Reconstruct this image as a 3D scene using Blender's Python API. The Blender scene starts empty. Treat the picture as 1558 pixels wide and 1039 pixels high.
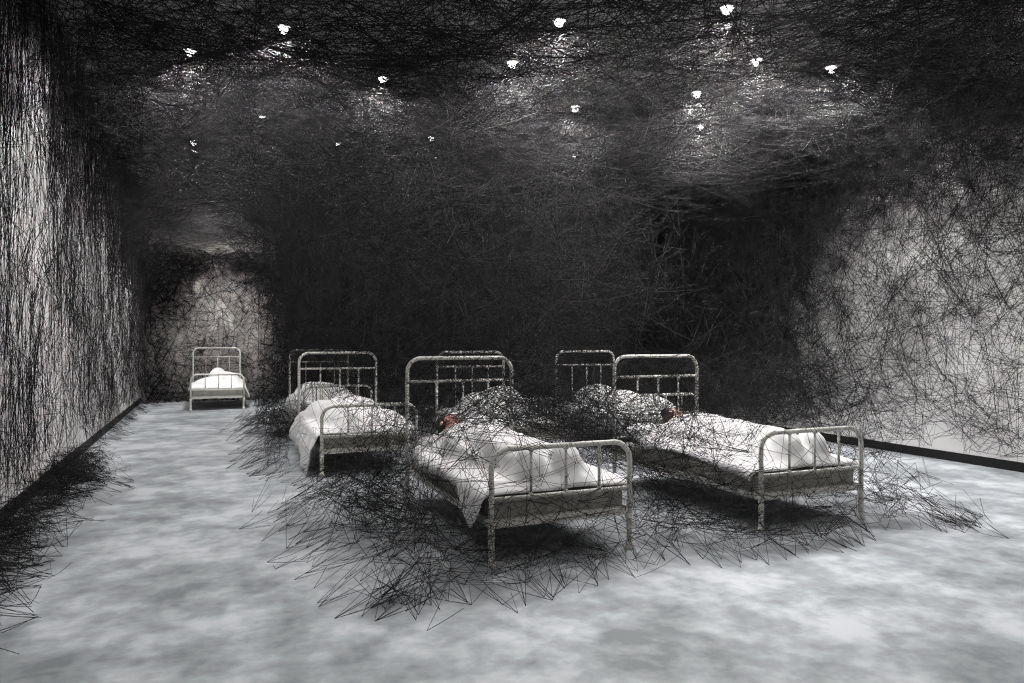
import bpy, bmesh, math, random
import numpy as np
from mathutils import Vector, Matrix, noise
from mathutils.bvhtree import BVHTree

random.seed(7)
rng = np.random.default_rng(11)
S = bpy.context.scene
C = S.collection
PI = math.pi

# ------------------------------------------------------------------ room measures (metres)
XL, XR = -1.44, 7.72          # left and right wall
YF, YB = -3.0, 17.8           # wall behind the camera, far wall
ZC = 4.6                      # ceiling
EYE = 1.35
YAW = math.radians(23)

# ------------------------------------------------------------------ materials
def new_mat(name):
    m = bpy.data.materials.new(name); m.use_nodes = True
    nt = m.node_tree
    return m, nt, nt.nodes['Principled BSDF']

def mat_noise(name, c1, c2, scale=5.0, detail=4.0, rough=0.8, lo=0.35, hi=0.65, bump=0.0, bump_scale=None,
              spec=0.3, stretch=(1, 1, 1), metallic=0.0):
    m, nt, b = new_mat(name)
    tc = nt.nodes.new('ShaderNodeTexCoord')
    mp = nt.nodes.new('ShaderNodeMapping'); mp.inputs['Scale'].default_value = stretch
    nt.links.new(tc.outputs['Object'], mp.inputs['Vector'])
    n = nt.nodes.new('ShaderNodeTexNoise'); n.inputs['Scale'].default_value = scale; n.inputs['Detail'].default_value = detail
    nt.links.new(mp.outputs['Vector'], n.inputs['Vector'])
    r = nt.nodes.new('ShaderNodeValToRGB')
    r.color_ramp.elements[0].position = lo; r.color_ramp.elements[0].color = (*c1, 1)
    r.color_ramp.elements[1].position = hi; r.color_ramp.elements[1].color = (*c2, 1)
    nt.links.new(n.outputs['Fac'], r.inputs['Fac'])
    nt.links.new(r.outputs['Color'], b.inputs['Base Color'])
    b.inputs['Roughness'].default_value = rough
    b.inputs['Specular IOR Level'].default_value = spec
    b.inputs['Metallic'].default_value = metallic
    if bump:
        n2 = nt.nodes.new('ShaderNodeTexNoise'); n2.inputs['Scale'].default_value = bump_scale or scale * 6; n2.inputs['Detail'].default_value = 3
        nt.links.new(mp.outputs['Vector'], n2.inputs['Vector'])
        bp = nt.nodes.new('ShaderNodeBump'); bp.inputs['Strength'].default_value = bump; bp.inputs['Distance'].default_value = 0.01
        nt.links.new(n2.outputs['Fac'], bp.inputs['Height']); nt.links.new(bp.outputs['Normal'], b.inputs['Normal'])
    return m

def mat_floor():
    m, nt, b = new_mat('poured_concrete')
    tc = nt.nodes.new('ShaderNodeTexCoord')
    def nz(scale, detail, rough, dist=0.0):
        n = nt.nodes.new('ShaderNodeTexNoise'); n.inputs['Scale'].default_value = scale
        n.inputs['Detail'].default_value = detail; n.inputs['Roughness'].default_value = rough
        n.inputs['Distortion'].default_value = dist
        nt.links.new(tc.outputs['Object'], n.inputs['Vector']); return n
    def mul(a, k):
        x = nt.nodes.new('ShaderNodeMath'); x.operation = 'MULTIPLY'; nt.links.new(a, x.inputs[0]); x.inputs[1].default_value = k; return x.outputs[0]
    def add(a, c):
        x = nt.nodes.new('ShaderNodeMath'); x.operation = 'ADD'; nt.links.new(a, x.inputs[0]); nt.links.new(c, x.inputs[1]); return x.outputs[0]
    f = add(add(mul(nz(1.3, 3, .55).outputs['Fac'], .45), mul(nz(4.2, 4, .55, .2).outputs['Fac'], .4)), mul(nz(15, 5, .6).outputs['Fac'], .15))
    r = nt.nodes.new('ShaderNodeValToRGB'); e = r.color_ramp.elements
    e[0].position = .39; e[0].color = (.165, .176, .186, 1)
    e[1].position = .60; e[1].color = (.475, .495, .515, 1)
    x = r.color_ramp.elements.new(.49); x.color = (.29, .306, .32, 1)
    nt.links.new(f, r.inputs['Fac']); nt.links.new(r.outputs['Color'], b.inputs['Base Color'])
    b.inputs['Roughness'].default_value = .62; b.inputs['Specular IOR Level'].default_value = .25
    bp = nt.nodes.new('ShaderNodeBump'); bp.inputs['Strength'].default_value = .15; bp.inputs['Distance'].default_value = .004
    nt.links.new(nz(40, 4, .6).outputs['Fac'], bp.inputs['Height']); nt.links.new(bp.outputs['Normal'], b.inputs['Normal'])
    return m

M = {}
M['floor'] = mat_floor()
M['wall'] = mat_noise('painted_wall', (.70, .68, .675), (.78, .765, .76), 1.2, 3, .85, bump=.08, bump_scale=60)
M['wall_warm_lit'] = mat_noise('painted_wall_warm_lit', (.62, .575, .555), (.70, .655, .635), 1.2, 3, .85, bump=.08, bump_scale=60)  # same wall, with the warm light at the aisle's end put into its colour
M['ceiling'] = mat_noise('ceiling_paint', (.74, .74, .75), (.84, .84, .85), .8, 3, .9)
M['black_trim'] = mat_noise('black_skirting', (.010, .010, .011), (.016, .015, .016), 12, 3, .6, spec=.2)
M['yarn'] = mat_noise('black_wool', (.008, .0078, .008), (.022, .0205, .0215), 9, 2, .9, spec=.12)
M['yarn'].node_tree.nodes['Principled BSDF'].inputs['Sheen Weight'].default_value = .0
M['paint'] = mat_noise('chipped_cream_enamel', (.13, .115, .095), (.70, .685, .64), 70, 4, .45, lo=.33, hi=.43, bump=.25, bump_scale=90, spec=.4)
M['ticking'] = mat_noise('grey_mattress_cover', (.30, .29, .265), (.40, .385, .35), 14, 4, .9, bump=.3, bump_scale=180)
M['piping'] = mat_noise('mattress_piping', (.45, .43, .39), (.55, .53, .48), 30, 3, .9)
M['linen'] = mat_noise('white_cotton', (.80, .785, .785), (.87, .86, .86), 6, 3, .9, bump=.25, bump_scale=35)
M['pillow'] = mat_noise('white_pillowcase', (.78, .77, .77), (.86, .85, .85), 6, 3, .9, bump=.2, bump_scale=40)
M['skin'] = mat_noise('rosy_skin', (.68, .31, .24), (.78, .40, .32), 14, 3, .55, bump=.1, bump_scale=120)
M['skin_pale'] = mat_noise('pale_skin', (.70, .44, .36), (.80, .54, .46), 14, 3, .55, bump=.1, bump_scale=120)
M['lip'] = mat_noise('lip_skin', (.42, .11, .095), (.48, .14, .12), 40, 2, .45)
M['hair_dark'] = mat_noise('black_hair', (.010, .008, .007), (.028, .021, .018), 50, 4, .5, stretch=(1, .15, 1))
M['hair_brown'] = mat_noise('brown_hair', (.016, .010, .008), (.05, .030, .022), 50, 4, .5, stretch=(1, .15, 1))
M['gown'] = mat_noise('white_nightshirt', (.74, .73, .72), (.82, .81, .80), 10, 3, .9, bump=.2)
M['lamp_metal'] = mat_noise('white_lamp_enamel', (.60, .60, .60), (.68, .68, .68), 20, 2, .4)
m, nt, b = new_mat('lit_lamp_glass')
b.inputs['Base Color'].default_value = (.9, .9, .9, 1)
b.inputs['Emission Color'].default_value = (1.0, .97, .94, 1); b.inputs['Emission Strength'].default_value = 45
M['glow'] = m

# ------------------------------------------------------------------ object helpers
def link_mesh(name, me, mat=None, parent=None):
    o = bpy.data.objects.new(name, me); C.objects.link(o)
    if mat is not None and not me.materials: me.materials.append(mat)
    if parent is not None: o.parent = parent
    return o

def obj(name, bm, mat, parent=None, smooth=True):
    bmesh.ops.recalc_face_normals(bm, faces=bm.faces)
    me = bpy.data.meshes.new(name); bm.to_mesh(me); bm.free()
    if smooth: me.polygons.foreach_set('use_smooth', [True] * len(me.polygons))
    return link_mesh(name, me, mat, parent)

def thing(name, label, cat, loc=(0, 0, 0), rz=0, group=None):
    o = bpy.data.objects.new(name, None); C.objects.link(o); o.empty_display_size = .1
    o.location = loc; o.rotation_euler = (0, 0, rz)
    return tag(o, label, cat, group)

def tag(o, label, cat, group=None, kind=None):
    o['label'] = label; o['category'] = cat
    if group: o['group'] = group
    if kind: o['kind'] = kind
    return o

def copy_tree(o, parent=None):
    c = o.copy(); C.objects.link(c)
    if parent is not None: c.parent = parent
    for ch in list(o.children): copy_tree(ch, c)
    return c

def box(bm, lo, hi, bev=0.0):
    lo = Vector(lo); hi = Vector(hi)
    r = bmesh.ops.create_cube(bm, size=1.0)
    bmesh.ops.scale(bm, vec=hi - lo, verts=r['verts'])
    bmesh.ops.translate(bm, vec=(lo + hi) / 2, verts=r['verts'])
    if bev:
        es = list({e for v in r['verts'] for e in v.link_edges})
        bmesh.ops.bevel(bm, geom=es, offset=bev, segments=3, profile=.5, affect='EDGES')

def tube(bm, pts, r, seg=12, cap=True):
    pts = [Vector(p) for p in pts]
    rs = r if isinstance(r, (list, tuple)) else [r] * len(pts)
    rings = []; up = None
    for i, p in enumerate(pts):
        t = (pts[min(i + 1, len(pts) - 1)] - pts[max(i - 1, 0)]).normalized()
        if up is None:
            up = t.orthogonal().normalized()
        else:
            up = (up - t * up.dot(t)).normalized()
        w = t.cross(up)
        rings.append([bm.verts.new(p + (up * math.cos(a) + w * math.sin(a)) * rs[i]) for a in [2 * PI * k / seg for k in range(seg)]])
    for a, b2 in zip(rings, rings[1:]):
        for k in range(seg):
            bm.faces.new((a[k], a[(k + 1) % seg], b2[(k + 1) % seg], b2[k]))
    if cap:
        bm.faces.new(rings[0][::-1]); bm.faces.new(rings[-1])

def ball(bm, c, r, u=14, v=10, rot=None):
    r3 = r if isinstance(r, (list, tuple)) else (r, r, r)
    mx = Matrix.Translation(c) @ (rot if rot is not None else Matrix()) @ Matrix.Diagonal((*r3, 1))
    bmesh.ops.create_uvsphere(bm, u_segments=u, v_segments=v, radius=1, matrix=mx)

def capsule(bm, a, b2, r0, r1, n=5):
    a = Vector(a); b2 = Vector(b2)
    ball(bm, a, r0, 12, 8); ball(bm, b2, r1, 12, 8)
    tube(bm, [a.lerp(b2, i / n) for i in range(n + 1)], [r0 + (r1 - r0) * i / n for i in range(n + 1)], 12)

def lathe(bm, prof, seg=20, c=(0, 0, 0)):
    c = Vector(c); rings = []
    for r, z in prof:
        rings.append([bm.verts.new(c + Vector((r * math.cos(2 * PI * k / seg), r * math.sin(2 * PI * k / seg), z))) for k in range(seg)])
    for a, b2 in zip(rings, rings[1:]):
        for k in range(seg): bm.faces.new((a[k], a[(k + 1) % seg], b2[(k + 1) % seg], b2[k]))
    bm.faces.new(rings[0][::-1]); bm.faces.new(rings[-1])

def remeshed(name, bm, mat, voxel, parent=None, smooth_it=6):
    """one continuous skin over the overlapping pieces"""
    me = bpy.data.meshes.new(name); bm.to_mesh(me); bm.free()
    t = bpy.data.objects.new(name, me); C.objects.link(t)
    md = t.modifiers.new('r', 'REMESH'); md.mode = 'VOXEL'; md.voxel_size = voxel
    sm = t.modifiers.new('s', 'SMOOTH'); sm.factor = .5; sm.iterations = smooth_it
    dg = bpy.context.evaluated_depsgraph_get(); dg.update()
    out = bpy.data.meshes.new_from_object(t.evaluated_get(dg))
    bpy.data.objects.remove(t); out.name = name
    out.materials.clear(); out.polygons.foreach_set('use_smooth', [True] * len(out.polygons))
    return link_mesh(name, out, mat, parent)

# ------------------------------------------------------------------ the setting
def slab(name, lo, hi, mat):
    bm = bmesh.new(); box(bm, lo, hi)
    o = obj(name, bm, mat, smooth=False); o['kind'] = 'structure'; return o

T = .2
slab('floor', (XL - T, YF - T, -T), (XR + T, YB + T, 0), M['floor'])
slab('ceiling', (XL - T, YF - T, ZC), (XR + T, YB + T, ZC + T), M['ceiling'])
slab('wall_left', (XL - T, YF - T, 0), (XL, YB + T, ZC), M['wall'])
slab('wall_right', (XR, YF - T, 0), (XR + T, YB + T, ZC), M['wall'])
slab('wall_back', (XL, YB, 0), (XR, YB + T, ZC), M['wall_warm_lit'])
slab('wall_front', (XL, YF - T, 0), (XR, YF, ZC), M['wall'])
slab('baseboard_left', (XL, YF, 0), (XL + .02, YB, .105), M['black_trim'])
slab('baseboard_right', (XR - .02, YF, 0), (XR, YB, .10), M['black_trim'])

# ------------------------------------------------------------------ iron bed (built once, copied)
BW, BL = .97, 1.98            # post to post, foot to head
HH, HF = 1.205, .70           # head and foot arch heights
MT = .40                      # mattress top
ZR = .225                     # rail underside

def arch(y, h, rc=.12, r=.017):
    bm = bmesh.new(); w = BW / 2
    pts = [(-w, y, .17), (-w, y, .5 * (h - rc) + .085), (-w, y, h - rc)]
    for i in range(1, 8):
        a = PI - PI / 2 * i / 8
        pts.append((-w + rc + rc * math.cos(a), y, h - rc + rc * math.sin(a)))
    pts += [(-w + rc, y, h), (0, y, h), (w - rc, y, h)]
    for i in range(1, 8):
        a = PI / 2 - PI / 2 * i / 8
        pts.append((w - rc + rc * math.cos(a), y, h - rc + rc * math.sin(a)))
    pts += [(w, y, h - rc), (w, y, .4), (w, y, .17)]
    tube(bm, pts, r, 14)
    return bm

def bar(a, b2, r):
    bm = bmesh.new(); tube(bm, [a, (Vector(a) + Vector(b2)) / 2, b2], r, 12); return bm

def make_bed():
    t = thing('iron_bed', 'x', 'bed')
    w = BW / 2
    hf = obj('head_frame', arch(BL, HH), M['paint'], t)
    ff = obj('foot_frame', arch(0, HF), M['paint'], t)
    zc = HH - .2
    obj('crossbar', bar((-w, BL, zc), (w, BL, zc), .0135), M['paint'], t)
    obj('crossbar', bar((-w, BL, .42), (w, BL, .42), .0115), M['paint'], t)
    obj('crossbar', bar((-w, 0, MT), (w, 0, MT), .0115), M['paint'], t)
    for f in (.27, .52, .765):
        x = -w + f * BW
        s = obj('spindle', bar((x, BL, .42), (x, BL, zc), .0095), M['paint'], t)
        for p, r_ in (((x, BL, zc - .012), (.017, .017, .02)), ((x, BL, .435), (.016, .016, .018))):
            bm = bmesh.new(); ball(bm, p, r_); obj('casting', bm, M['paint'], s)
        s = obj('spindle', bar((x, 0, MT), (x, 0, HF), .0095), M['paint'], t)
        for p, r_ in (((x, 0, HF - .006), (.021, .021, .022)), ((x, 0, MT + .01), (.016, .016, .018))):
            bm = bmesh.new(); ball(bm, p, r_); obj('casting', bm, M['paint'], s)
    for y in (0, BL):
        for x in (-w, w):
            bm = bmesh.new(); lathe(bm, [(.020, .23), (.0205, .17), (.019, .12), (.0185, .05), (.019, .03)], 16, (x, y, 0))
            l = obj('leg', bm, M['paint'], t)
            bm = bmesh.new(); lathe(bm, [(.029, .0), (.031, .008), (.029, .016), (.022, .028), (.0205, .045)], 16, (x, y, 0))
            obj('foot_cap', bm, M['paint'], l)
    for x in (-w, w):          # angle-iron side rails
        s = 1 if x > 0 else -1
        bm = bmesh.new(); box(bm, (min(x - .004, x + .004), .02, ZR), (max(x - .004, x + .004), BL - .02, ZR + .045))
        box(bm, (min(x - s * .045, x - s * .004), .02, ZR), (max(x - s * .045, x - s * .004), BL - .02, ZR + .008))
        obj('side_rail', bm, M['paint'], t, smooth=False)
    for y, s in ((0, 1), (BL, -1)):
        bm = bmesh.new(); box(bm, (-w + .015, y - .004, ZR), (w - .015, y + .004, ZR + .045))
        box(bm, (-w + .015, min(y + s * .004, y + s * .045), ZR), (w - .015, max(y + s * .004, y + s * .045), ZR + .008))
        obj('end_rail', bm, M['paint'], t, smooth=False)
    for k in range(8):         # sprung base straps
        y = .2 + k * .225
        bm = bmesh.new(); box(bm, (-w + .006, y - .02, ZR + .010), (w - .006, y + .02, ZR + .014)); obj('base_strap', bm, M['paint'], t, smooth=False)
    bm = bmesh.new(); box(bm, (-w + .022, .035, ZR + .016), (w - .022, BL - .03, MT), .028)
    mt = obj('mattress', bm, M['ticking'], t)
    for z in (ZR + .04, MT - .022):
        x0, x1, y0, y1 = -w + .022, w - .022, .035, BL - .03
        c = .03; pts = []
        for (cx, cy, a0) in ((x1 - c, y0 + c, -90), (x1 - c, y1 - c, 0), (x0 + c, y1 - c, 90), (x0 + c, y0 + c, 180)):
            for k in range(5):
                a = math.radians(a0 + 90 * k / 4); pts.append((cx + c * math.cos(a), cy + c * math.sin(a), z))
        pts.append(pts[0]); bm = bmesh.new(); tube(bm, pts, .006, 8, cap=False); obj('piping', bm, M['piping'], mt)
    return t

# origin of each bed: middle of its foot end
BEDS = {
    'front': (2.035, 3.97), 'right': (4.065, 3.93), 'left': (1.505, 7.26), 'middle': (3.305, 7.26),
    'back_right': (5.105, 7.26), 'back_left': (1.715, 10.52), 'far': (.125, 15.2)}
BED_LABEL = {
    'front': 'cream iron bed standing nearest, holding the sleeper with a bright red face',
    'right': 'cream iron bed beside the right wall, holding the sleeper half hidden in bedding',
    'left': 'cream iron bed by the aisle whose duvet trails down to the floor',
    'middle': 'web-veiled iron bed standing directly behind the nearest bed',
    'back_right': 'faint iron bed standing in the web behind the right-hand sleeper',
    'back_left': 'dim iron bed whose headboard peeks out behind the bed with the trailing duvet',
    'far': 'small iron bed alone at the far end of the aisle'}
proto = make_bed()
for i, k in enumerate(BEDS):
    b_ = proto if i == 0 else copy_tree(proto)
    b_.location = (*BEDS[k], 0); b_['label'] = BED_LABEL[k]; b_['group'] = 'iron beds'

# ------------------------------------------------------------------ sleepers
MZ = MT + .006
def head_parts(bm, mx):
    def e(c, r): ball(bm, mx @ Vector(c), r, 20, 14, mx.to_3x3().to_4x4())
    def cp(a, b2, r0, r1): capsule(bm, mx @ Vector(a), mx @ Vector(b2), r0, r1)
    e((0, .012, .045), (.075, .093, .083))
    e((0, -.02, -.03), (.058, .068, .083))
    e((0, -.072, -.088), (.026, .02, .02))
    e((0, -.070, .026), (.05, .02, .013))
    cp((0, -.082, .014), (0, -.107, -.022), .0085, .013)
    for s in (-1, 1):
        e((s * .012, -.096, -.026), (.009, .010, .008))
        e((s * .036, -.060, -.024), (.025, .022, .024))
        e((s * .031, -.074, .003), (.0155, .012, .011))
        e((s * .078, .014, -.004), (.010, .020, .031))
        e((s * .082, .020, .008), (.007, .016, .018))
    e((0, -.088, -.049), (.023, .010, .0065))
    e((0, -.086, -.060), (.020, .010, .0075))
    cp((0, .022, -.06), (0, .040, -.19), .054, .058)

def tree_of(*objs):
    vs, ps = [], []
    for o in objs:
        b0 = len(vs); vs += [v.co.copy() for v in o.data.vertices]; ps += [tuple(b0 + i for i in p.vertices) for p in o.data.polygons]
    return BVHTree.FromPolygons(vs, ps)

def make_sleeper(name, label, loc, turn, hair_mat, head_at, bshift=.06):
    """body on its back under the duvet, head rolled towards the middle of the room"""
    bm = bmesh.new(); z = MZ
    hx, hy, hz = head_at
    mx = Matrix.Translation((hx, hy, hz)) @ Matrix.Rotation(turn, 4, 'Y') @ Matrix.Rotation(math.radians(-90 + 30), 4, 'X')
    head_parts(bm, mx)
    bx = hx + bshift
    capsule(bm, (hx, hy - .12, hz - .03), (bx, 1.50, z + .10), .058, .07)
    ball(bm, (bx, 1.36, z + .112), (.165, .21, .105), 20, 14)
    ball(bm, (bx, 1.14, z + .10), (.145, .19, .094), 20, 14)
    ball(bm, (bx, .97, z + .105), (.168, .14, .102), 20, 14)
    for s in (-1, 1):
        ball(bm, (bx + s * .165, 1.50, z + .10), (.065, .07, .062))
        capsule(bm, (bx + s * .09, .95, z + .10), (bx + s * .105, .60, z + .125), .082, .056)
        capsule(bm, (bx + s * .105, .60, z + .125), (bx + s * .10, .27, z + .055), .055, .036)
        ball(bm, (bx + s * .101, .46, z + .095), (.053, .12, .055))
        capsule(bm, (bx + s * .10, .25, z + .045), (bx + s * .125, .215, z + .175), .034, .026)
        # arms: elbow beside the waist, hand resting beside the hip
        capsule(bm, (bx + s * .185, 1.48, z + .10), (bx + s * .255, 1.22, z + .075), .049, .040)
        capsule(bm, (bx + s * .255, 1.22, z + .075), (bx + s * .235, .97, z + .075), .038, .026)
        p = Vector((bx + s * .232, .915, z + .070))
        ball(bm, p, (.038, .045, .016))
        for k, (dx, ln) in enumerate(((-.027, .062), (-.009, .072), (.010, .068), (.027, .054))):
            q = p + Vector((s * dx, -.032, .002)); q2 = q + Vector((s * dx * .12, -ln * .6, -.004)); q3 = q2 + Vector((0, -ln * .4, -.014))
            capsule(bm, q, q2, .0085, .008, 2); capsule(bm, q2, q3, .008, .007, 2)
        capsule(bm, p + Vector((-s * .03, .012, 0)), p + Vector((-s * .058, -.036, -.004)), .0105, .009, 2)
    body = remeshed(name, bm, M['skin'] if hair_mat is M['hair_dark'] else M['skin_pale'], .0055, None, 4)
    body.location = (*loc, 0)
    tag(body, label, 'person', 'sleepers in the beds')
    m3 = mx
    # hair over the crown, the nape and onto the pillow
    bm = bmesh.new()
    def e(c, r): ball(bm, m3 @ Vector(c), r, 20, 14, m3.to_3x3().to_4x4())
    e((0, .032, .056), (.083, .088, .086))
    e((-.038, .036, .000), (.050, .066, .080)); e((.038, .036, .000), (.050, .066, .080))
    e((0, .055, -.04), (.070, .05, .08))
    e((0, -.028, .098), (.058, .042, .032))
    e((-.055, .055, .06), (.050, .055, .07))
    hair = remeshed('hair', bm, hair_mat, .006, body, 3)
    for v in hair.data.vertices:
        d = noise.noise(Vector((v.co.x * 60, v.co.y * 25, v.co.z * 60)))
        v.co += v.normal * .005 * d
    # closed eyes, brows and mouth
    for s in (-1, 1):
        bm = bmesh.new()
        tube(bm, [m3 @ Vector((s * (.031 + .014 * u), -.0855 + .006 * u * u, .001 - .004 * (1 - u * u))) for u in (-1, -.5, 0, .5, 1)], .0018, 6); obj('eyelash', bm, hair_mat, body)
        bm = bmesh.new()
        tube(bm, [m3 @ Vector((s * (.031 + .018 * u), -.0885 + .010 * u * u, .027 + .004 * (1 - u * u))) for u in (-1, -.5, 0, .5, 1)], .002, 6); obj('eyebrow', bm, hair_mat, body)
    bm = bmesh.new()
    ball(bm, m3 @ Vector((0, -.0935, -.0495)), (.020, .006, .0052), 16, 10, m3.to_3x3().to_4x4())
    ball(bm, m3 @ Vector((0, -.0925, -.0595)), (.017, .006, .0062), 16, 10, m3.to_3x3().to_4x4())
    obj('lips', bm, M['lip'], body)
    # nightshirt
    bm = bmesh.new()
    ball(bm, (bx, 1.36, z + .114), (.176, .215, .112), 20, 14); ball(bm, (bx, 1.14, z + .106), (.160, .20, .103), 20, 14)
    for s in (-1, 1):
        ball(bm, (bx + s * .165, 1.50, z + .105), (.073, .08, .070)); capsule(bm, (bx + s * .185, 1.48, z + .105), (bx + s * .250, 1.24, z + .082), .058, .050)
    remeshed('nightshirt', bm, M['gown'], .008, body, 4)
    return body, [body] + [c for c in body.children if c.name.split('.')[0] in ('hair', 'nightshirt')]

HEADS = {'front': (-.17, 1.77, MT + .225), 'right': (.03, 1.72, MT + .22)}
UNDER = {}
UNDER['front'] = make_sleeper('person', 'sleeping person with flushed red face and dark hair, lying in the nearest bed',
             BEDS['front'], math.radians(34), M['hair_dark'], HEADS['front'], .17)
UNDER['right'] = make_sleeper('person', 'sleeping person with pale face and dark hair in the bed beside the right wall',
             BEDS['right'], math.radians(58), M['hair_brown'], HEADS['right'])

# ------------------------------------------------------------------ pillows
def make_pillow(label, loc, cx, cy, wx=.62, wy=.40, dent=(0, 0), over=None):
    nx, ny = 30, 22; bm = bmesh.new(); g = {}
    for side in (0, 1):
        for i in range(nx + 1):
            for j in range(ny + 1):
                u = 2 * i / nx - 1; v = 2 * j / ny - 1
                edge = (max(0, 1 - u ** 4) * max(0, 1 - v ** 4)) ** .42
                pin = 1 - .05 * (1 - abs(u)) * abs(v) ** 3 - .0
                x = cx + u * wx / 2 * (1 - .05 * (1 - v * v) * abs(u) ** 3); y = cy + v * wy / 2 * (1 - .06 * (1 - u * u) * abs(v) ** 3)
                d = math.exp(-(((x - dent[0]) / .13) ** 2 + ((y - dent[1]) / .12) ** 2))
                wr = .010 * noise.noise(Vector((x * 9 + loc[0], y * 9, side * 3))) + .005 * noise.noise(Vector((x * 25, y * 25, side * 7 + loc[0])))
                if side: zz = MT + .012 + .052 + edge * (.115 + wr) * (1 - .75 * d) - .05 * d * edge
                else: zz = MT + .012 + .052 - edge * .046
                if side and (i in (0, nx) or j in (0, ny)): g[1, i, j] = g[0, i, j]; continue
                if over is not None:
                    for ox, oy in ((0, 0), (.022, 0), (-.022, 0), (0, .022), (0, -.022), (.015, .015), (-.015, -.015), (.015, -.015), (-.015, .015)):
                        hit = over.ray_cast(Vector((x + ox, y + oy, MT - .3)), Vector((0, 0, 1)))[0]
                        if hit is not None: zz = min(zz, hit.z - (.008 if side else .016))
                    zz = max(zz, MT + (.012 if side else .004))
                g[side, i, j] = bm.verts.new((x, y, zz))
        for i in range(nx):
            for j in range(ny):
                f = [g[side, i, j], g[side, i + 1, j], g[side, i + 1, j + 1], g[side, i, j + 1]]
                bm.faces.new(f if side else f[::-1])
    o = obj('pillow', bm, M['pillow']); o.location = (*loc, 0)
    return tag(o, label, 'pillow', 'white pillows')

PIL = {}
PIL['front'] = make_pillow('white pillow under the red-faced sleeper in the nearest bed', BEDS['front'], -.08, 1.74, .70, .40, (-.16, 1.80), tree_of(*UNDER['front'][1]))
PIL['right'] = make_pillow('white pillow under the dark-haired sleeper beside the right wall', BEDS['right'], -.06, 1.73, .76, .42, (.03, 1.75), tree_of(*UNDER['right'][1]))

# ------------------------------------------------------------------ duvets: cloth settled over whatever lies beneath
def blur(h, k=1):
    for _ in range(k):
        p = np.pad(h, 1, mode='edge')
        h = (p[:-2, 1:-1] + p[2:, 1:-1] + p[1:-1, :-2] + p[1:-1, 2:] + 2 * h) / 6
    return h

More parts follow.
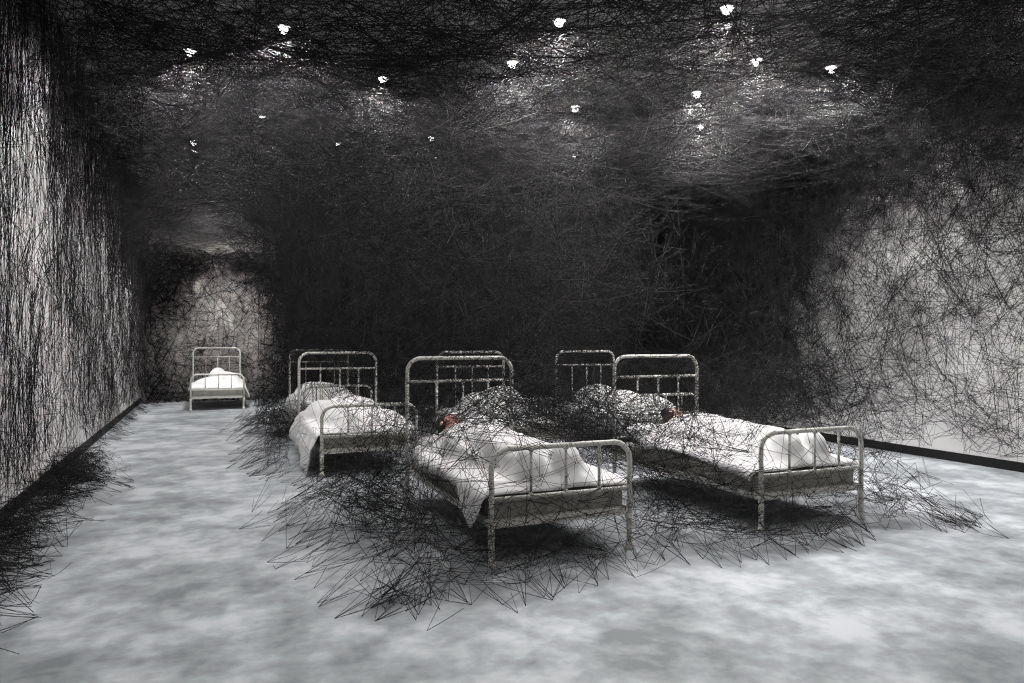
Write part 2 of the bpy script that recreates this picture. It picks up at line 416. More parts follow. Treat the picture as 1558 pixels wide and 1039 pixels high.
HFIELD = {}
def duvet(label, loc, bumps, y0, y1, hangL, hangR, seed, tent=14, over=None, zflare=.10, key=None):
    """bumps: (x, y, rx, ry, height over mattress); hangL/hangR: function of y -> length hanging over the side"""
    ns, nv = 110, 120
    W2 = BW / 2 - .005
    ys = np.linspace(y0, y1, nv + 1)
    gx = np.linspace(-W2, W2, 81)
    X, Y = np.meshgrid(gx, ys, indexing='ij')
    base = np.full_like(X, .018)
    for bx, by, rx, ry, h in bumps:
        q = 1 - ((X - bx) / rx) ** 2 - ((Y - by) / ry) ** 2
        base = np.maximum(base, h * np.sqrt(np.clip(q, 0, 1)))
    if over is not None:
        hb = np.zeros_like(base)
        for i in range(base.shape[0]):
            for j in range(base.shape[1]):
                hit = over.ray_cast(Vector((gx[i], ys[j], 2.0)), Vector((0, 0, -1)))[0]
                if hit is not None: hb[i, j] = hit.z - MT
        for k in range(3):
            p = np.pad(hb, 1, mode='edge')
            hb = np.maximum.reduce([p[a:a + hb.shape[0], b_:b_ + hb.shape[1]] for a in (0, 1, 2) for b_ in (0, 1, 2)])
        base = np.maximum(base, np.where(hb > .02, hb + .010, 0))
    h = base.copy()
    for _ in range(tent): h = np.maximum(base, blur(h, 3))
    h = np.maximum(blur(h, 2) + .012, base + .014)
    h *= np.clip(.12 + .88 * np.clip((Y - y0) / .16, 0, 1) ** .6, 0, 1)   # the foot end is tucked down
    verts = np.zeros((ns + 1, nv + 1, 3))
    off = Vector((seed * 3.7, seed * 1.3, seed * 2.1))
    for j, y in enumerate(ys):
        hl, hr = hangL(y), hangR(y)
        s = np.linspace(-W2 - hl, W2 + hr, ns + 1)
        for i, sv in enumerate(s):
            ax = abs(sv); sg = 1 if sv >= 0 else -1
            fold = noise.noise(Vector((sv * 4.0, y * 2.2, 0)) + off) * .5 + noise.noise(Vector((sv * 9 + y * 5, y * 7 - sv * 3, 1)) + off) * .35 + noise.noise(Vector((sv * 22, y * 17, 2)) + off) * .12
            crease = 1 - abs(noise.noise(Vector((sv * 3.2 + .8 * y, y * 3.0, 5)) + off)) * 2
            hz = np.interp(sv, gx, h[:, j]) if ax <= W2 else h[-1 if sg > 0 else 0, j]
            top = MT + hz
            if ax <= W2:
                k = .25 + .75 * min(1, hz / .1)
                x = sv; zz = top + (.020 * fold + .010 * max(crease, 0) ** 4) * k + .006
            else:
                d = ax - W2; rc = .05
                if d < rc * PI / 2:
                    a = d / rc; x = W2 + rc * math.sin(a); zz = top - rc * (1 - math.cos(a))
                else:
                    dd = d - rc * PI / 2
                    x = W2 + rc + zflare * dd + .022 * (1 + math.sin(y * 19 + 2.5 * noise.noise(Vector((y * 3, seed, 0))))) * min(1, dd / .12); zz = top - rc - dd * .985
                    zz = max(zz, .022 + .006 * (1 + fold))
                x = sg * x
            verts[i, j] = (x, y, zz)
    # hem: tuck the ends down a little, round the four borders
    e = np.minimum(np.arange(nv + 1), nv - np.arange(nv + 1))
    nrm = np.zeros_like(verts)
    du = np.gradient(verts, axis=0); dv = np.gradient(verts, axis=1)
    nrm = np.cross(du, dv); nrm /= np.linalg.norm(nrm, axis=2, keepdims=True) + 1e-9
    ii = np.minimum(np.arange(ns + 1), ns - np.arange(ns + 1))
    th = .024 * np.minimum(1, (.15 + np.minimum(ii[:, None], e[None, :]) / 4.0)) ** .6
    topv = verts + nrm * th[..., None]
    V = np.concatenate([topv.reshape(-1, 3), verts.reshape(-1, 3)])
    N = (ns + 1) * (nv + 1)
    F = []
    idx = lambda i, j: i * (nv + 1) + j
    keep = np.ones((ns, nv), bool)
    for i in range(ns):
        for j in range(nv):
            if not keep[i, j]: continue
            a, b2, c, d = idx(i, j), idx(i + 1, j), idx(i + 1, j + 1), idx(i, j + 1)
            F.append((a, b2, c, d)); F.append((d + N, c + N, b2 + N, a + N))
            for (p, q, ok) in ((a, d, i > 0 and keep[i - 1, j]), (c, b2, i < ns - 1 and keep[i + 1, j]), (b2, a, j > 0 and keep[i, j - 1]), (d, c, j < nv - 1 and keep[i, j + 1])):
                if not ok: F.append((p, q, q + N, p + N)[::-1])
    me = bpy.data.meshes.new('duvet'); me.from_pydata(V.tolist(), [], F); me.validate()
    bm = bmesh.new(); bm.from_mesh(me)
    bmesh.ops.delete(bm, geom=[v for v in bm.verts if not v.link_faces], context='VERTS')
    bmesh.ops.recalc_face_normals(bm, faces=bm.faces); bm.to_mesh(me); bm.free()
    me.polygons.foreach_set('use_smooth', [True] * len(me.polygons))
    HFIELD[key] = (loc, topv)
    o = link_mesh('duvet', me, M['linen']); o.location = (*loc, 0)
    return tag(o, label, 'duvet', 'white duvets')

sm = lambda a, b2, x: max(0., min(1., (x - a) / (b2 - a))) ** 2 * (3 - 2 * max(0., min(1., (x - a) / (b2 - a))))
tri = lambda y, c, w: max(0, 1 - abs(y - c) / w)

hx, hy, hz = HEADS['front']
duvet('white duvet over the red-faced sleeper, one corner hanging over the side of the nearest bed', BEDS['front'],
      [(.1, .5, .3, .5, .13), (.0, 1.1, .34, .5, .14)], .05, 1.60,
      lambda y: .07 + .20 * tri(y, .19, .30) + .05 * sm(.9, 1.4, y), lambda y: .05 + .02 * math.sin(y * 5), 1, over=tree_of(*UNDER['front'][1], PIL['front']), key='front')
hx, hy, hz = HEADS['right']
duvet('white duvet over the dark-haired sleeper in the bed beside the right wall', BEDS['right'],
      [(.0, .5, .3, .5, .13), (.05, 1.1, .36, .5, .14), (.22, 1.4, .16, .14, .18)], .06, 1.55,
      lambda y: .05 + .03 * math.sin(y * 4 + 1), lambda y: .05, 2, over=tree_of(*UNDER['right'][1], PIL['right']), key='right')
duvet('big white duvet heaped on the aisle bed and trailing to the floor', BEDS['left'],
      [(.0, 1.15, .38, .55, .27), (-.12, .65, .30, .5, .25), (.22, .5, .26, .4, .16), (-.28, 1.4, .2, .4, .20), (.02, 1.45, .3, .35, .26)], .06, 1.86,
      lambda y: .33 + .13 * (1 - sm(.05, 1.1, y)) + .03 * math.sin(y * 6), lambda y: .06, 3, zflare=.16, key='left')
duvet('white duvet heaped tall on the bed behind the nearest bed', BEDS['middle'],
      [(.14, 1.2, .32, .5, .33), (-.05, 1.35, .36, .42, .25), (.16, .6, .28, .5, .20), (-.2, .9, .25, .5, .15)], .06, 1.88,
      lambda y: .10, lambda y: .10 + .05 * math.sin(y * 4), 4, key='middle')
duvet('white duvet heaped toward the head of the bed behind the right-hand sleeper', BEDS['back_right'],
      [(-.12, 1.42, .34, .42, .31), (.02, 1.0, .32, .5, .25), (.12, .5, .26, .5, .20)], .06, 1.88,
      lambda y: .16 + .05 * math.sin(y * 5), lambda y: .10, 5, key='back_right')
duvet('shaded white duvet on the bed behind the trailing-duvet bed', BEDS['back_left'],
      [(-.05, 1.3, .42, .5, .25), (0, .8, .36, .5, .22), (-.2, 1.5, .26, .34, .24)], .06, 1.88,
      lambda y: .22 + .05 * math.sin(y * 5), lambda y: .10, 6, key='back_left')
duvet('white duvet piled on the small bed at the far end of the aisle', BEDS['far'],
      [(.02, 1.5, .2, .3, .34), (.16, 1.1, .32, .5, .27), (-.1, .7, .34, .45, .17), (.25, .6, .2, .4, .2)], .06, 1.88,
      lambda y: .06, lambda y: .20 + .06 * math.sin(y * 4), 7, key='far')

# ------------------------------------------------------------------ ceiling lamps
LZ = 4.3
LAMPS = [  # x, y, label
    (.63, 6.95, 'glowing ceiling lamp in the web, the brighter of the two highest over the aisle'),
    (-.19, 7.87, 'glowing ceiling lamp in the web nearest the left wall and highest beside it'),
    (2.93, 6.89, 'large glowing ceiling lamp above the middle of the room, brightest over the nearest bed'),
    (1.77, 7.87, 'glowing ceiling lamp in the web between the aisle lamps and the large middle one'),
    (4.21, 7.89, 'hazy ceiling lamp just right of the middle, above another lamp in the same column'),
    (.60, 9.82, 'hazy flattened ceiling lamp over the aisle, below the two bright upper ones'),
    (5.29, 6.87, 'star-shaped hazy ceiling lamp over the bed beside the right wall'),
    (-.24, 11.43, 'faint ceiling lamp by the left wall, directly above a brighter one'),
    (1.75, 10.70, 'small sharp bright ceiling lamp over the bed with the trailing duvet'),
    (2.92, 9.87, 'small hazy ceiling lamp left of the middle, over the beds in the second row'),
    (5.27, 9.88, 'small sharp ceiling lamp just right of the middle, lower of its column'),
    (.58, 12.99, 'faint ceiling lamp over the far aisle, beside a brighter one nearer the left wall'),
    (-.27, 14.27, 'lowest bright ceiling lamp near the left wall, before the far end of the aisle'),
    (.55, 15.68, 'tiny dim ceiling lamp at the far end of the aisle, lowest on that side'),
    (5.69, 14.43, 'tiny pinpoint ceiling lamp low in the dark middle of the web'),
    (4.19, 5.02, 'bright ceiling lamp cut by the top edge, right of the middle'),
    (6.13, 5.67, 'bright lamp in the darkest upper web, farthest toward the right wall'),
    (5.25, 5.83, 'dim broken ceiling lamp left of the bright one toward the right wall'),
    (2.94, 5.82, 'dim narrow ceiling lamp near the top edge, above the large middle lamp'),
    (6.14, 7.90, 'very faint ceiling lamp directly below the star-shaped one')]
def make_lamp():
    t = thing('ceiling_lamp', 'x', 'ceiling lamp')
    bm = bmesh.new(); lathe(bm, [(.045, .295), (.045, .28), (.012, .275), (.012, .09)], 16); obj('stem', bm, M['lamp_metal'], t)
    bm = bmesh.new(); lathe(bm, [(.018, .10), (.05, .085), (.062, .06), (.066, .0), (.066, -.012), (.058, -.012), (.055, .02), (.02, .04)], 20); obj('lamp_shade', bm, M['lamp_metal'], t)
    bm = bmesh.new(); ball(bm, (0, 0, -.028), (.040, .040, .043), 18, 12); obj('bulb', bm, M['glow'], t)
    return t
lamp0 = make_lamp()
OUT = [(x, y) for y in (3.5, 1.6) for x in (-.2, 1.75, 3.6, 6.2)]     # further rows over and behind the camera
lamps = []
placed = []
for i, (x, y, lb) in enumerate(LAMPS + [(x, y, 'ceiling lamp hanging above the open front of the room') for x, y in OUT]):
    o = lamp0 if i == 0 else copy_tree(lamp0)
    o.location = (x, y, LZ); o['label'] = lb; o['group'] = 'ceiling lamps' if i < len(LAMPS) else 'front ceiling lamps'
    lamps.append((x, y, LZ - .03))
    placed.append(o)
for i, o in enumerate(placed):
    ld = bpy.data.lights.new('lamp_light', 'SPOT'); ld.energy = (640 if o.location.y < 13.5 else 950) if i < len(LAMPS) else ((92 if o.location.y > 2.5 else 42) * (.55 if o.location.x < 0 else 1 if o.location.x < 5 else 1.8))
    ld.color = (1, .985, .975); ld.spot_size = math.radians(168); ld.spot_blend = .55; ld.shadow_soft_size = .05
    lo = bpy.data.objects.new('lamp_light', ld); C.objects.link(lo); lo.parent = o; lo.location = (0, 0, -.085)
# long white tube light in a tray, seen edge-on high in the web
t = thing('lighting_track', 'long thin white lighting track glinting high in the web', 'lighting track', (2.35, 7.75, LZ + .1), math.radians(4))
bm = bmesh.new(); box(bm, (-.45, -.03, .0), (.45, .03, .05), .008); obj('rail', bm, M['lamp_metal'], t)
for x in (-.3, .3):
    bm = bmesh.new(); tube(bm, [(x, 0, .05), (x, 0, .12), (x, 0, .199)], .008, 10); obj('hanger', bm, M['lamp_metal'], t)

# ------------------------------------------------------------------ black yarn
BOX = []                       # solids the yarn must go round
for k, (bx, by) in BEDS.items():
    dl = {'left': .22, 'back_left': .12, 'back_right': .1, 'front': .08}.get(k, .04); dr = .14 if k == 'far' else .06
    BOX.append(((bx - .50 - dl, by - .035, -.1), (bx + .50 + dr, by + 2.01, .40)))
    BOX.append(((bx - .52, by + 1.955, 0), (bx + .52, by + 2.005, 1.235)))
    BOX.append(((bx - .52, by - .03, 0), (bx + .52, by + .03, .735)))
for x, y, z in lamps: BOX.append(((x - .08, y - .08, z - .06), (x + .08, y + .08, ZC + .01)))
BOX.append(((1.86, 7.65, LZ + .06), (2.84, 7.85, ZC)))

HGRID = []                     # height of the bedding on a 2.5 cm grid round each bed
for k, (bx, by) in BEDS.items():
    G = np.full((64, 88), MT + .02)
    for v in HFIELD[k][1].reshape(-1, 3):
        i = int((v[0] + .8) / .025); j = int((v[1] + .1) / .025)
        if 0 <= i < 64 and 0 <= j < 88: G[i, j] = max(G[i, j], v[2])
    if k in UNDER:
        for o in UNDER[k][1] + [PIL[k]]:
            for v in o.data.vertices:
                i = int((v.co.x + .8) / .025); j = int((v.co.y + .1) / .025)
                if 0 <= i < 64 and 0 <= j < 88: G[i, j] = max(G[i, j], v.co.z)
    G[:12] = np.where(G[:12] <= MT + .021, 0, G[:12]); G[-12:] = np.where(G[-12:] <= MT + .021, 0, G[-12:])
    for _ in range(3):
        p = np.pad(G, 1, mode='edge'); G = np.maximum.reduce([p[a:a + 64, c_:c_ + 88] for a in (0, 1, 2) for c_ in (0, 1, 2)])
    HGRID.append((bx - .8, by - .1, G + .026))

FREE = [(BEDS[k][0] + p[0], BEDS[k][1] + p[1] - .04, p[2] + .03) for k, p in HEADS.items()]
def clear_of_boxes(A, B):
    ok = np.ones(len(A), bool)
    for t_ in np.linspace(0, 1, 14):
        P = A + (B - A) * t_
        for c_ in FREE: ok &= ((P - np.array(c_)) ** 2).sum(1) > .40 ** 2
        for gx, gy, G in HGRID:
            i = np.floor((P[:, 0] - gx) / .025).astype(int); j = np.floor((P[:, 1] - gy) / .025).astype(int)
            inn = (i >= 0) & (i < 64) & (j >= 4) & (j < 84)
            ok[inn] &= P[inn, 2] > G[i[inn], j[inn]]; d = B - A; d = np.where(np.abs(d) < 1e-9, 1e-9, d)
    for lo, hi in BOX:
        t1 = (np.array(lo) - A) / d; t2 = (np.array(hi) - A) / d
        tn = np.minimum(t1, t2).max(1); tf = np.maximum(t1, t2).min(1)
        ok &= ~((tn <= tf) & (tf > 0) & (tn < 1))
    return ok

def strands(A, B, r, K):
    """three-sided yarn prisms from A to B with a slight sag, K short lengths each; r is a radius per strand"""
    n = len(A); d = B - A; L = np.linalg.norm(d, axis=1, keepdims=True); d = d / np.maximum(L, 1e-9)
    h = np.where(np.abs(d[:, 2:3]) < .9, np.array([[0, 0, 1.]]), np.array([[1., 0, 0]]))
    u = np.cross(d, h); u /= np.linalg.norm(u, axis=1, keepdims=True); w = np.cross(d, u)
    V = np.empty((n, K + 1, 3, 3), np.float32); ph = rng.uniform(0, 2 * PI, n)
    sag = np.where(rng.uniform(0, 1, (n, 1)) < .3, .04, .012) * L * np.array([[0, 0, 1.]])
    for s in range(K + 1):
        t_ = s / K; P = A + (B - A) * t_ - sag * (4 * t_ * (1 - t_))
        P[:, 2] = np.maximum(P[:, 2], .004)
        for k in range(3):
            a = ph + 2 * PI * k / 3
            V[:, s, k] = P + (u * np.cos(a)[:, None] + w * np.sin(a)[:, None]) * r[:, None]
    pat = np.array([[s * 3 + k, s * 3 + (k + 1) % 3, s * 3 + 3 + (k + 1) % 3, s * 3 + 3 + k] for s in range(K) for k in range(3)])
    F = np.arange(n)[:, None, None] * (3 * (K + 1)) + pat[None]
    return V.reshape(-1, 3), F.reshape(-1, 4)

def yarn_object(name, label, parts):
    Vs, Fs, b0 = [], [], 0
    for A, B, r in parts:
        L = np.linalg.norm(B - A, axis=1)
        for K, sel in ((1, L < .16), (2, (L >= .16) & (L < .4)), (3, (L >= .4) & (L < .75)), (5, L >= .75)):
            if sel.any():
                V, F = strands(A[sel], B[sel], r[sel], K); Vs.append(V); Fs.append(F + b0); b0 += len(V)
    V = np.concatenate(Vs); F = np.concatenate(Fs).astype(np.int32); n = len(F)
    me = bpy.data.meshes.new(name)
    me.vertices.add(len(V)); me.vertices.foreach_set('co', V.reshape(-1))
    me.loops.add(n * 4); me.loops.foreach_set('vertex_index', F.reshape(-1))
    me.polygons.add(n); me.polygons.foreach_set('loop_start', np.arange(0, n * 4, 4, dtype=np.int32))
    me.update(calc_edges=True)
    o = link_mesh(name, me, M['yarn'])
    return tag(o, label, 'yarn web', None, 'stuff')

def ihash(c, k):
    h = (c[:, 0].astype(np.int64) * 73856093) ^ (c[:, 1].astype(np.int64) * 19349663) ^ (c[:, 2].astype(np.int64) * 83492791) ^ (k * 2654435761)
    h = (h ^ (h >> 13)) * 1274126177; h = h & 0x7fffffff; h = (h ^ (h >> 15)) * 2246822519 & 0x7fffffff
    return (h % 100003) / 100003.0

def node(P, s):
    c = np.floor(P / s)
    j = np.stack([ihash(c, k) for k in (1, 2, 3)], 1)
    return (c + j) * s

def vnoise(P, s, k=9):
    q = P / s; c = np.floor(q); f = q - c; f = f * f * (3 - 2 * f); out = 0
    for dx in (0, 1):
        for dy in (0, 1):
            for dz in (0, 1):
                w = (f[:, 0] if dx else 1 - f[:, 0]) * (f[:, 1] if dy else 1 - f[:, 1]) * (f[:, 2] if dz else 1 - f[:, 2])
                out = out + w * ihash(c + np.array([dx, dy, dz]), k)
    return out

def weave(lo, hi, rho, n, cell, length, r, stretch=(1, 1, 1), jit=.01, rmax=1.0):
    """n strands between knots of an irregular lattice, kept where rho (0..1) says yarn hangs"""
    As, Bs = [], []; got = 0; tries = 0
    lo = np.array(lo); hi = np.array(hi)
    while got < n and tries < 150:
        tries += 1
        P = rng.uniform(lo, hi, (60000, 3)); P = P[rng.uniform(0, rmax, len(P)) < rho(P)]
        if not len(P): continue
        d = rng.normal(0, 1, P.shape) * np.array(stretch); d /= np.linalg.norm(d, axis=1, keepdims=True) + 1e-9
        L = length * rng.lognormal(0, .45, (len(P), 1))
        A = node(P, cell) + rng.normal(0, jit, P.shape); B = node(P + d * L, cell) + rng.normal(0, jit, P.shape)
        ok = (np.linalg.norm(B - A, axis=1) > .04)
        for Q in (A, B, (A + B) / 2):
            ok &= (rho(Q) > .0) & (Q >= lo).all(1) & (Q <= hi).all(1)
        A, B = A[ok], B[ok]; ok = clear_of_boxes(A, B); A, B = A[ok], B[ok]
        As.append(A); Bs.append(B); got += len(A)
    A = np.concatenate(As)[:n]; B = np.concatenate(Bs)[:n]
    return A, B, r * rng.uniform(.7, 1.25, len(A))

def ss(a, b2, x):
    t_ = np.clip((x - a) / (b2 - a), 0, 1); return t_ * t_ * (3 - 2 * t_)

def canopy_base(x, y):
    a = np.clip(np.abs(x + .42) / 1.05, 0, 1)
    z = 3.2 - np.where(x < -.42, a ** 3, 0) * np.clip(-.25 + .085 * (y - 4.5), -.3, 1.0)   # comes down to the left wall as an arch
    b2 = np.clip((x - 5.8) / 1.9, 0, 1)
    return z - .5 * b2 ** 2

# canopy under the ceiling
def rho_canopy(P):
    x, y, z = P.T
    zb = canopy_base(x, y)
    d = np.where(x > 5, ss(-.05, 1.3, z - zb), ss(-.05, .5, z - zb)) * (1 - .45 * ss(13.5, 15.5, y)) * (.55 + .45 * ss(6.2, 9.0, y))
    n1 = vnoise(P, .9, 21); n2 = vnoise(P * np.array([1, 1, .5]), 2.2, 22)
    return np.clip(d * (.25 + .9 * n1) * (.35 + .9 * n2) * (.8 + 1.0 * ss(4.2, 5.6, x)), 0, 1) * (z > zb - .05) * (z < ZC - .015) * (x > XL + .01) * (x < XR - .01) * (y < YB - .01)
can = [weave((XL, 1.5, 1.9), (XR, YB, ZC), rho_canopy, 38000, .34, .75, .0021, (1, 1, .45)),
       weave((XL, 1.5, 1.9), (XR, YB, ZC), rho_canopy, 14000, .6, 1.5, .0022, (1, 1, .3))]
for x, y, z in lamps[:len(LAMPS)]:            # knots of yarn drawn close round each lamp
    c_ = np.array((x, y, z)); n = 130
    d = rng.normal(0, 1, (n, 3)); d /= np.linalg.norm(d, axis=1, keepdims=True); A = c_ + d * rng.uniform(.10, .34, (n, 1))
    d = rng.normal(0, 1, (n, 3)); d /= np.linalg.norm(d, axis=1, keepdims=True); B = A + d * rng.uniform(.15, .5, (n, 1)); B[:, 2] = np.minimum(B[:, 2], ZC - .03)
    ok = clear_of_boxes(A, B); can.append((A[ok], B[ok], .0016 * rng.uniform(.7, 1.2, ok.sum())))
yarn_object('yarn_canopy', 'dense black yarn web hung under the ceiling with lamps glowing through it', can)

# web wrapped round the beds
def x_left(z, y):
    return .66 + .16 * (1 - ss(4.5, 6.5, y)) + .8 * ss(12.8, 15.5, y) + .38 * np.exp(-((y - 6.55) / .42) ** 2) * (1 - ss(.5, 1.4, z)) - .12 * np.clip(.3 - z, 0, .3) / .3 - 1.0 * np.clip((z - 1.9) / 1.4, 0, 1) ** 2 + .10 * np.sin(y * 2.1) + .06 * np.sin(y * 5.3)
def y_front(z, x):
    return 3.52 + .40 * np.clip(z - .25, 0, .5) / .5 + 1.9 * np.clip((z - .75) / 2.3, 0, 1) + .10 * np.sin(x * 3.1) + .06 * np.sin(x * 7.7)
def x_right(z, y):
    return 5.12 - .25 * np.clip(z - .25, 0, .6) / .6 * (y < 6) + 2.45 * ss(6.3, 12.5, y) + .08 * np.sin(y * 4.1)
def rho_bed(P):
    x, y, z = P.T
    e = np.minimum(np.minimum(x - x_left(z, y), y - y_front(z, x)), x_right(z, y) - x)
    inside = e > 0
    dens = .20 + .25 * ss(6.2, 9.0, y) + .55 * ss(8.8, 10.5, y) + .35 * ss(1.05, 1.7, z) * ss(4.6, 6.5, y)
    dens = dens * (1 - .85 * (1 - ss(1.45, 1.6, x)) * (1 - ss(7.4, 9.2, y)) * ss(.35, .5, z) * (1 - ss(1.2, 1.7, z))) * (1 - .8 * (y < 7.2) * (y > 5.6) * (1 - ss(1.0, 1.5, z)))
    dens = dens * (.45 + .9 * vnoise(P, .55, 31))
    dens = dens * np.where(y > 5.4, .12 + .88 * ss(0, 2.0, x_right(z, y) - x), 1)
    dens = np.where(z < .35, dens * np.where(y < 8, .3, 1.4), dens)
    dens = dens * (1 - .5 * (y < 9.3) * (y > 7.2) * (1 - ss(.9, 1.1, z))) * (1 + .8 * (y > 6.6) * ss(.95, 1.2, z))
    return np.clip(dens, 0, 1) * inside * (z > .012) * (z < 3.5) * (x < XR - .03) * (y < YB - .05)
def rho_near(P):
    return rho_bed(P) * (P[:, 1] < 7.0)
def rho_low(P):                # dense skirt of yarn close to the floor round the front beds
    x, y, z = P.T
    e = np.minimum(np.minimum(x - x_left(z, y), y - y_front(z, x)), x_right(z, y) - x)
    return np.clip((e > 0) * (e < 1.0) * (z > .012) * (z < .55) * (1.0 - .9 * z) * (y < 12) * (.3 + vnoise(P, .4, 33)) * np.where((y > 5.6) & (y < 7.3) & (x < 2.6), .3, 1) * np.where((x < 1.6) & (y < 7.3) & (z > .38), .15, 1), 0, 1)
bed_parts = [weave((-.6, 3.0, 0), (XR, YB, 3.5), rho_bed, 37000, .30, .62, .0021),
             weave((-.6, 3.0, 0), (6.5, 7.2, 3.0), rho_near, 2600, .20, .36, .0015),
             weave((.3, 3.0, 0), (XR, 12, .6), rho_low, 9500, .12, .22, .0014, (1, 1, .6))]
def rho_over(P):               # finer strands criss-crossing close over the front bedding
    x, y, z = P.T
    e = np.minimum(np.minimum(x - x_left(z, y), y - (3.62 + .35 * (z - .4))), 5.1 - x)
    return np.clip((e > 0) * (z > .25) * (z < 1.25) * (1.1 - .7 * z) * (.25 + .9 * vnoise(P, .45, 35)) * np.where((x < 1.5) & ((y > 5.6) | (z > .5)), .12, 1.0) * np.where(y > 5.95, .3, 1) * np.where((x < 2.7) & (y < 6), 1.0, .7), 0, 1)
bed_parts.append(weave((.5, 3.5, .2), (5.2, 7.3, 1.3), rho_over, 6000, .18, .36, .0013))
# feet of the web: strands gathered to anchor points on the floor along its border
def anchors(pts, fan, reach, rise, r, rndk=1.0):
    A, B = [], []
    for p, inw in pts:
        for _ in range(rng.integers(fan[0], fan[1])):
            a = rng.normal(0, .55); c_, s_ = math.cos(a), math.sin(a)
            dx, dy = inw[0] * c_ - inw[1] * s_, inw[0] * s_ + inw[1] * c_
            L = rng.uniform(*reach)
            A.append((p[0], p[1], .006)); B.append((p[0] + dx * L, p[1] + dy * L, rng.uniform(*rise) * L / reach[1] + .02))
    A, B = np.array(A), np.array(B); ok = clear_of_boxes(A, B); A, B = A[ok], B[ok]
    return A, B, r * rng.uniform(.8, 1.2, len(A))
pts = []
for y in np.arange(3.4, 13.5, .075):
    yy = y + rng.normal(0, .05); out = min(rng.exponential(.12), .32)
    pts.append(((float(x_left(np.array(0.), yy)) - out, yy), (1, .1)))
for x in np.arange(.7, 5.2, .07):
    xx = x + rng.normal(0, .05); out = min(rng.exponential(.09), .26)
    pts.append(((xx, float(y_front(np.array(0.), xx)) - out), (0, 1)))
for y in np.arange(3.4, 7.2, .075):
    yy = y + rng.normal(0, .05); out = min(rng.exponential(.12), .32)
    pts.append(((float(x_right(np.array(0.), np.array(yy))) + out, yy), (-1, .1)))
for a in np.arange(0, PI / 2, .10):   # front corners
    out = min(rng.exponential(.12), .32)
    pts.append(((4.85 + (.28 + out) * math.cos(a), 3.65 - (.22 + out) * math.sin(a)), (-math.cos(a), math.sin(a))))
    pts.append(((1.08 - (.26 + out) * math.cos(a), 3.75 - (.26 + out) * math.sin(a)), (math.cos(a), math.sin(a))))
bed_parts.append(anchors(pts, (2, 6), (.10, .42), (.03, .30), .0014))
yarn_object('yarn_web', 'tangled black yarn web spun around the iron beds and pinned to the floor', bed_parts)

# web on the left wall: mostly hanging strands, with tufts pinned to the floor
n = 5600
y = YF + 4.0 + (YB - YF - 4.2) * rng.uniform(0, 1, n * 3); z0 = rng.uniform(.10, 4.2, n * 3); ln0 = .7
cl = vnoise(np.stack([y * 0, y, z0 * .18], 1), .16, 41) * .6 + vnoise(np.stack([y * 0, y, z0 * .3], 1), .6, 42) * .6
keep = rng.uniform(0, 1, len(y)) < np.clip((cl - .25) * 1.6, .05, 1) ** 1.5 * np.where(z0 + ln0 * .5 > 3.3 - .075 * (y - 4.5), 1.0, .62 - .05 * np.clip(y - 5, 0, 8))
y, z0 = y[keep][:n], z0[keep][:n]; n = len(y)
x0 = XL + .008 + np.abs(rng.normal(0, .07, n)); ln = rng.uniform(.25, 1.3, n)
A = np.stack([x0, y, z0], 1); B = A + np.stack([rng.normal(0, .045, n), rng.normal(0, .17, n) * (ln + .3), ln], 1)
B[:, 0] = np.maximum(B[:, 0], XL + .006); B[:, 2] = np.minimum(B[:, 2], ZC - .03); B[:, 1] = np.minimum(B[:, 1], YB - .03)
lw = [(A, B, .0018 * rng.uniform(.7, 1.3, n))]
lw.append(weave((XL + .006, 1.0, .11), (XL + .30, YB - .02, 4.3), lambda P: np.clip((1 - (P[:, 0] - XL) / .3) * (.2 + vnoise(P, .5, 44)), 0, 1), 12500, .16, .32, .0015, (.25, .7, 1)))
pts = []
for yy in np.arange(2.2, 17.4, .05):
    d = vnoise(np.array([[0, yy, 0]]), .55, 47)[0]
    gap = 1 if yy < 8.6 else (.35 if yy < 11.5 else .6)
    for _ in range(1):
        if rng.uniform() < gap:
            pts.append(((XL + .06 + (.12 + .62 * d * d * 1.3 * gap) * rng.uniform(.25, 1.0) ** .6, yy + rng.normal(0, .03)), (-1, rng.normal(0, .3))))
A, B, r_ = anchors(pts, (2, 5), (.12, .42), (.03, .2), .0014)
B[:, 0] = np.maximum(B[:, 0], XL + .024); B[:, 2] = np.minimum(B[:, 2], .24)
lw.append((A, B, r_))
lw.append(weave((XL + .03, 2.0, .01), (XL + .75, 9.0, .30), lambda P: np.clip((1 - (P[:, 0] - XL) / .75 - P[:, 2] * 1.6), 0, 1) * (.35 + vnoise(P * np.array([0, 1, 0]), .55, 47)), 4200, .11, .2, .0014, (1, 1, .4)))
yarn_object('wall_yarn', 'black yarn strands hanging down the pale wall beside the empty aisle', lw)

# web on the right wall
def rho_right(P):
    x, y, z = P.T
    d = np.clip(1 - (XR - x) / (.55 + .35 * ss(6, 10, y)), 0, 1)
    return np.clip(d * (.25 + .8 * vnoise(P, .5, 51)) * (.40 + .75 * ss(5.5, 10.5, y)) * (.64 + .55 * ss(.6, 2.6, z) + .9 * ss(2.5, 3.3, z)), 0, 1) * (z > .11) * (x < XR - .008) * (z < 4.55)
rw = [weave((6.7, 2.5, .1), (XR, 14.5, 4.55), rho_right, 110000, .22, .42, .0017, (.5, 1, 1), .035),
      weave((6.7, 2.5, .1), (XR, 13, 4.55), rho_right, 11000, .36, .9, .0017, (.35, 1, 1))]
yarn_object('wall_yarn', 'black yarn mesh spread over the bright wall beyond the right-hand bed', rw)

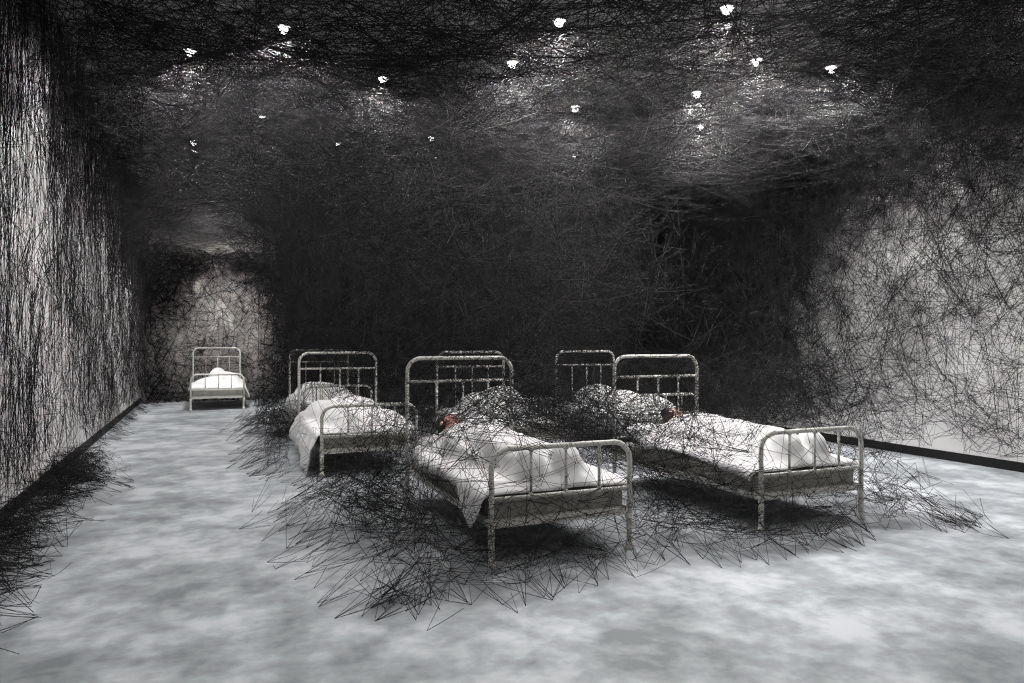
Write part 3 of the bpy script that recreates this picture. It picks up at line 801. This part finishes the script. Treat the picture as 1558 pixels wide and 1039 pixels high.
# web closing the far end of the aisle
def rho_far(P):
    x, y, z = P.T
    q = ((x - .25) / 1.6) ** 2 + ((z - 1.25) / 2.05) ** 2
    wallw = (YB - y < .34) * (.26 + .74 * ss(.25, 1.05, q))
    tun = ss(.95 + .25 * ss(17.0, 14.0, y), 1.5, q) * .8
    return np.clip(np.maximum(wallw, tun) * (.1 + 1.3 * vnoise(P, .16, 61)), 0, 1) * (x > XL + .02) * (y > 13.8) * (z > .02) * (y < YB - .008) * ((z > 2) | (y > 17.2) | (x < 2))
pts = [((xx + rng.normal(0, .03), YB - rng.uniform(.1, .6)), (0, 1)) for xx in np.arange(XL + .1, 2.2, .022)]
A, B, r_ = anchors(pts, (3, 7), (.12, .45), (.06, .45), .0024); B[:, 1] = np.minimum(B[:, 1], YB - .008); B[:, 0] = np.maximum(B[:, 0], XL + .03)
yarn_object('end_wall_yarn', 'black yarn web closing the arched end of the aisle behind the small bed', [(A, B, r_), weave((XL, 17.4, 0), (2.6, YB, 3.5), rho_far, 9500, .16, .34, .0030), weave((XL, 13.5, 0), (2.6, YB, 3.5), rho_far, 3600, .2, .40, .0030)])

# ------------------------------------------------------------------ camera, world, colour
cd = bpy.data.cameras.new('camera'); cam = bpy.data.objects.new('camera', cd); C.objects.link(cam)
cam.location = (0, 0, EYE); cam.rotation_euler = (PI / 2, 0, -YAW)
cd.sensor_width = 36; cd.lens = 36 * 1080 / 1558; cd.clip_start = .05; cd.clip_end = 100
S.camera = cam
S.cycles.use_denoising = True; S.cycles.use_light_tree = False; S.cycles.debug_use_spatial_splits = True; S.cycles.max_bounces = 5; S.cycles.diffuse_bounces = 2; S.cycles.glossy_bounces = 2; S.cycles.transmission_bounces = 1
w = bpy.data.worlds.new('world'); S.world = w; w.use_nodes = True
w.node_tree.nodes['Background'].inputs['Color'].default_value = (0, 0, 0, 1)
S.view_settings.view_transform = 'Standard'; S.view_settings.look = 'None'
S.view_settings.exposure = 0.0; S.view_settings.gamma = 1; S.view_settings.use_curve_mapping = False
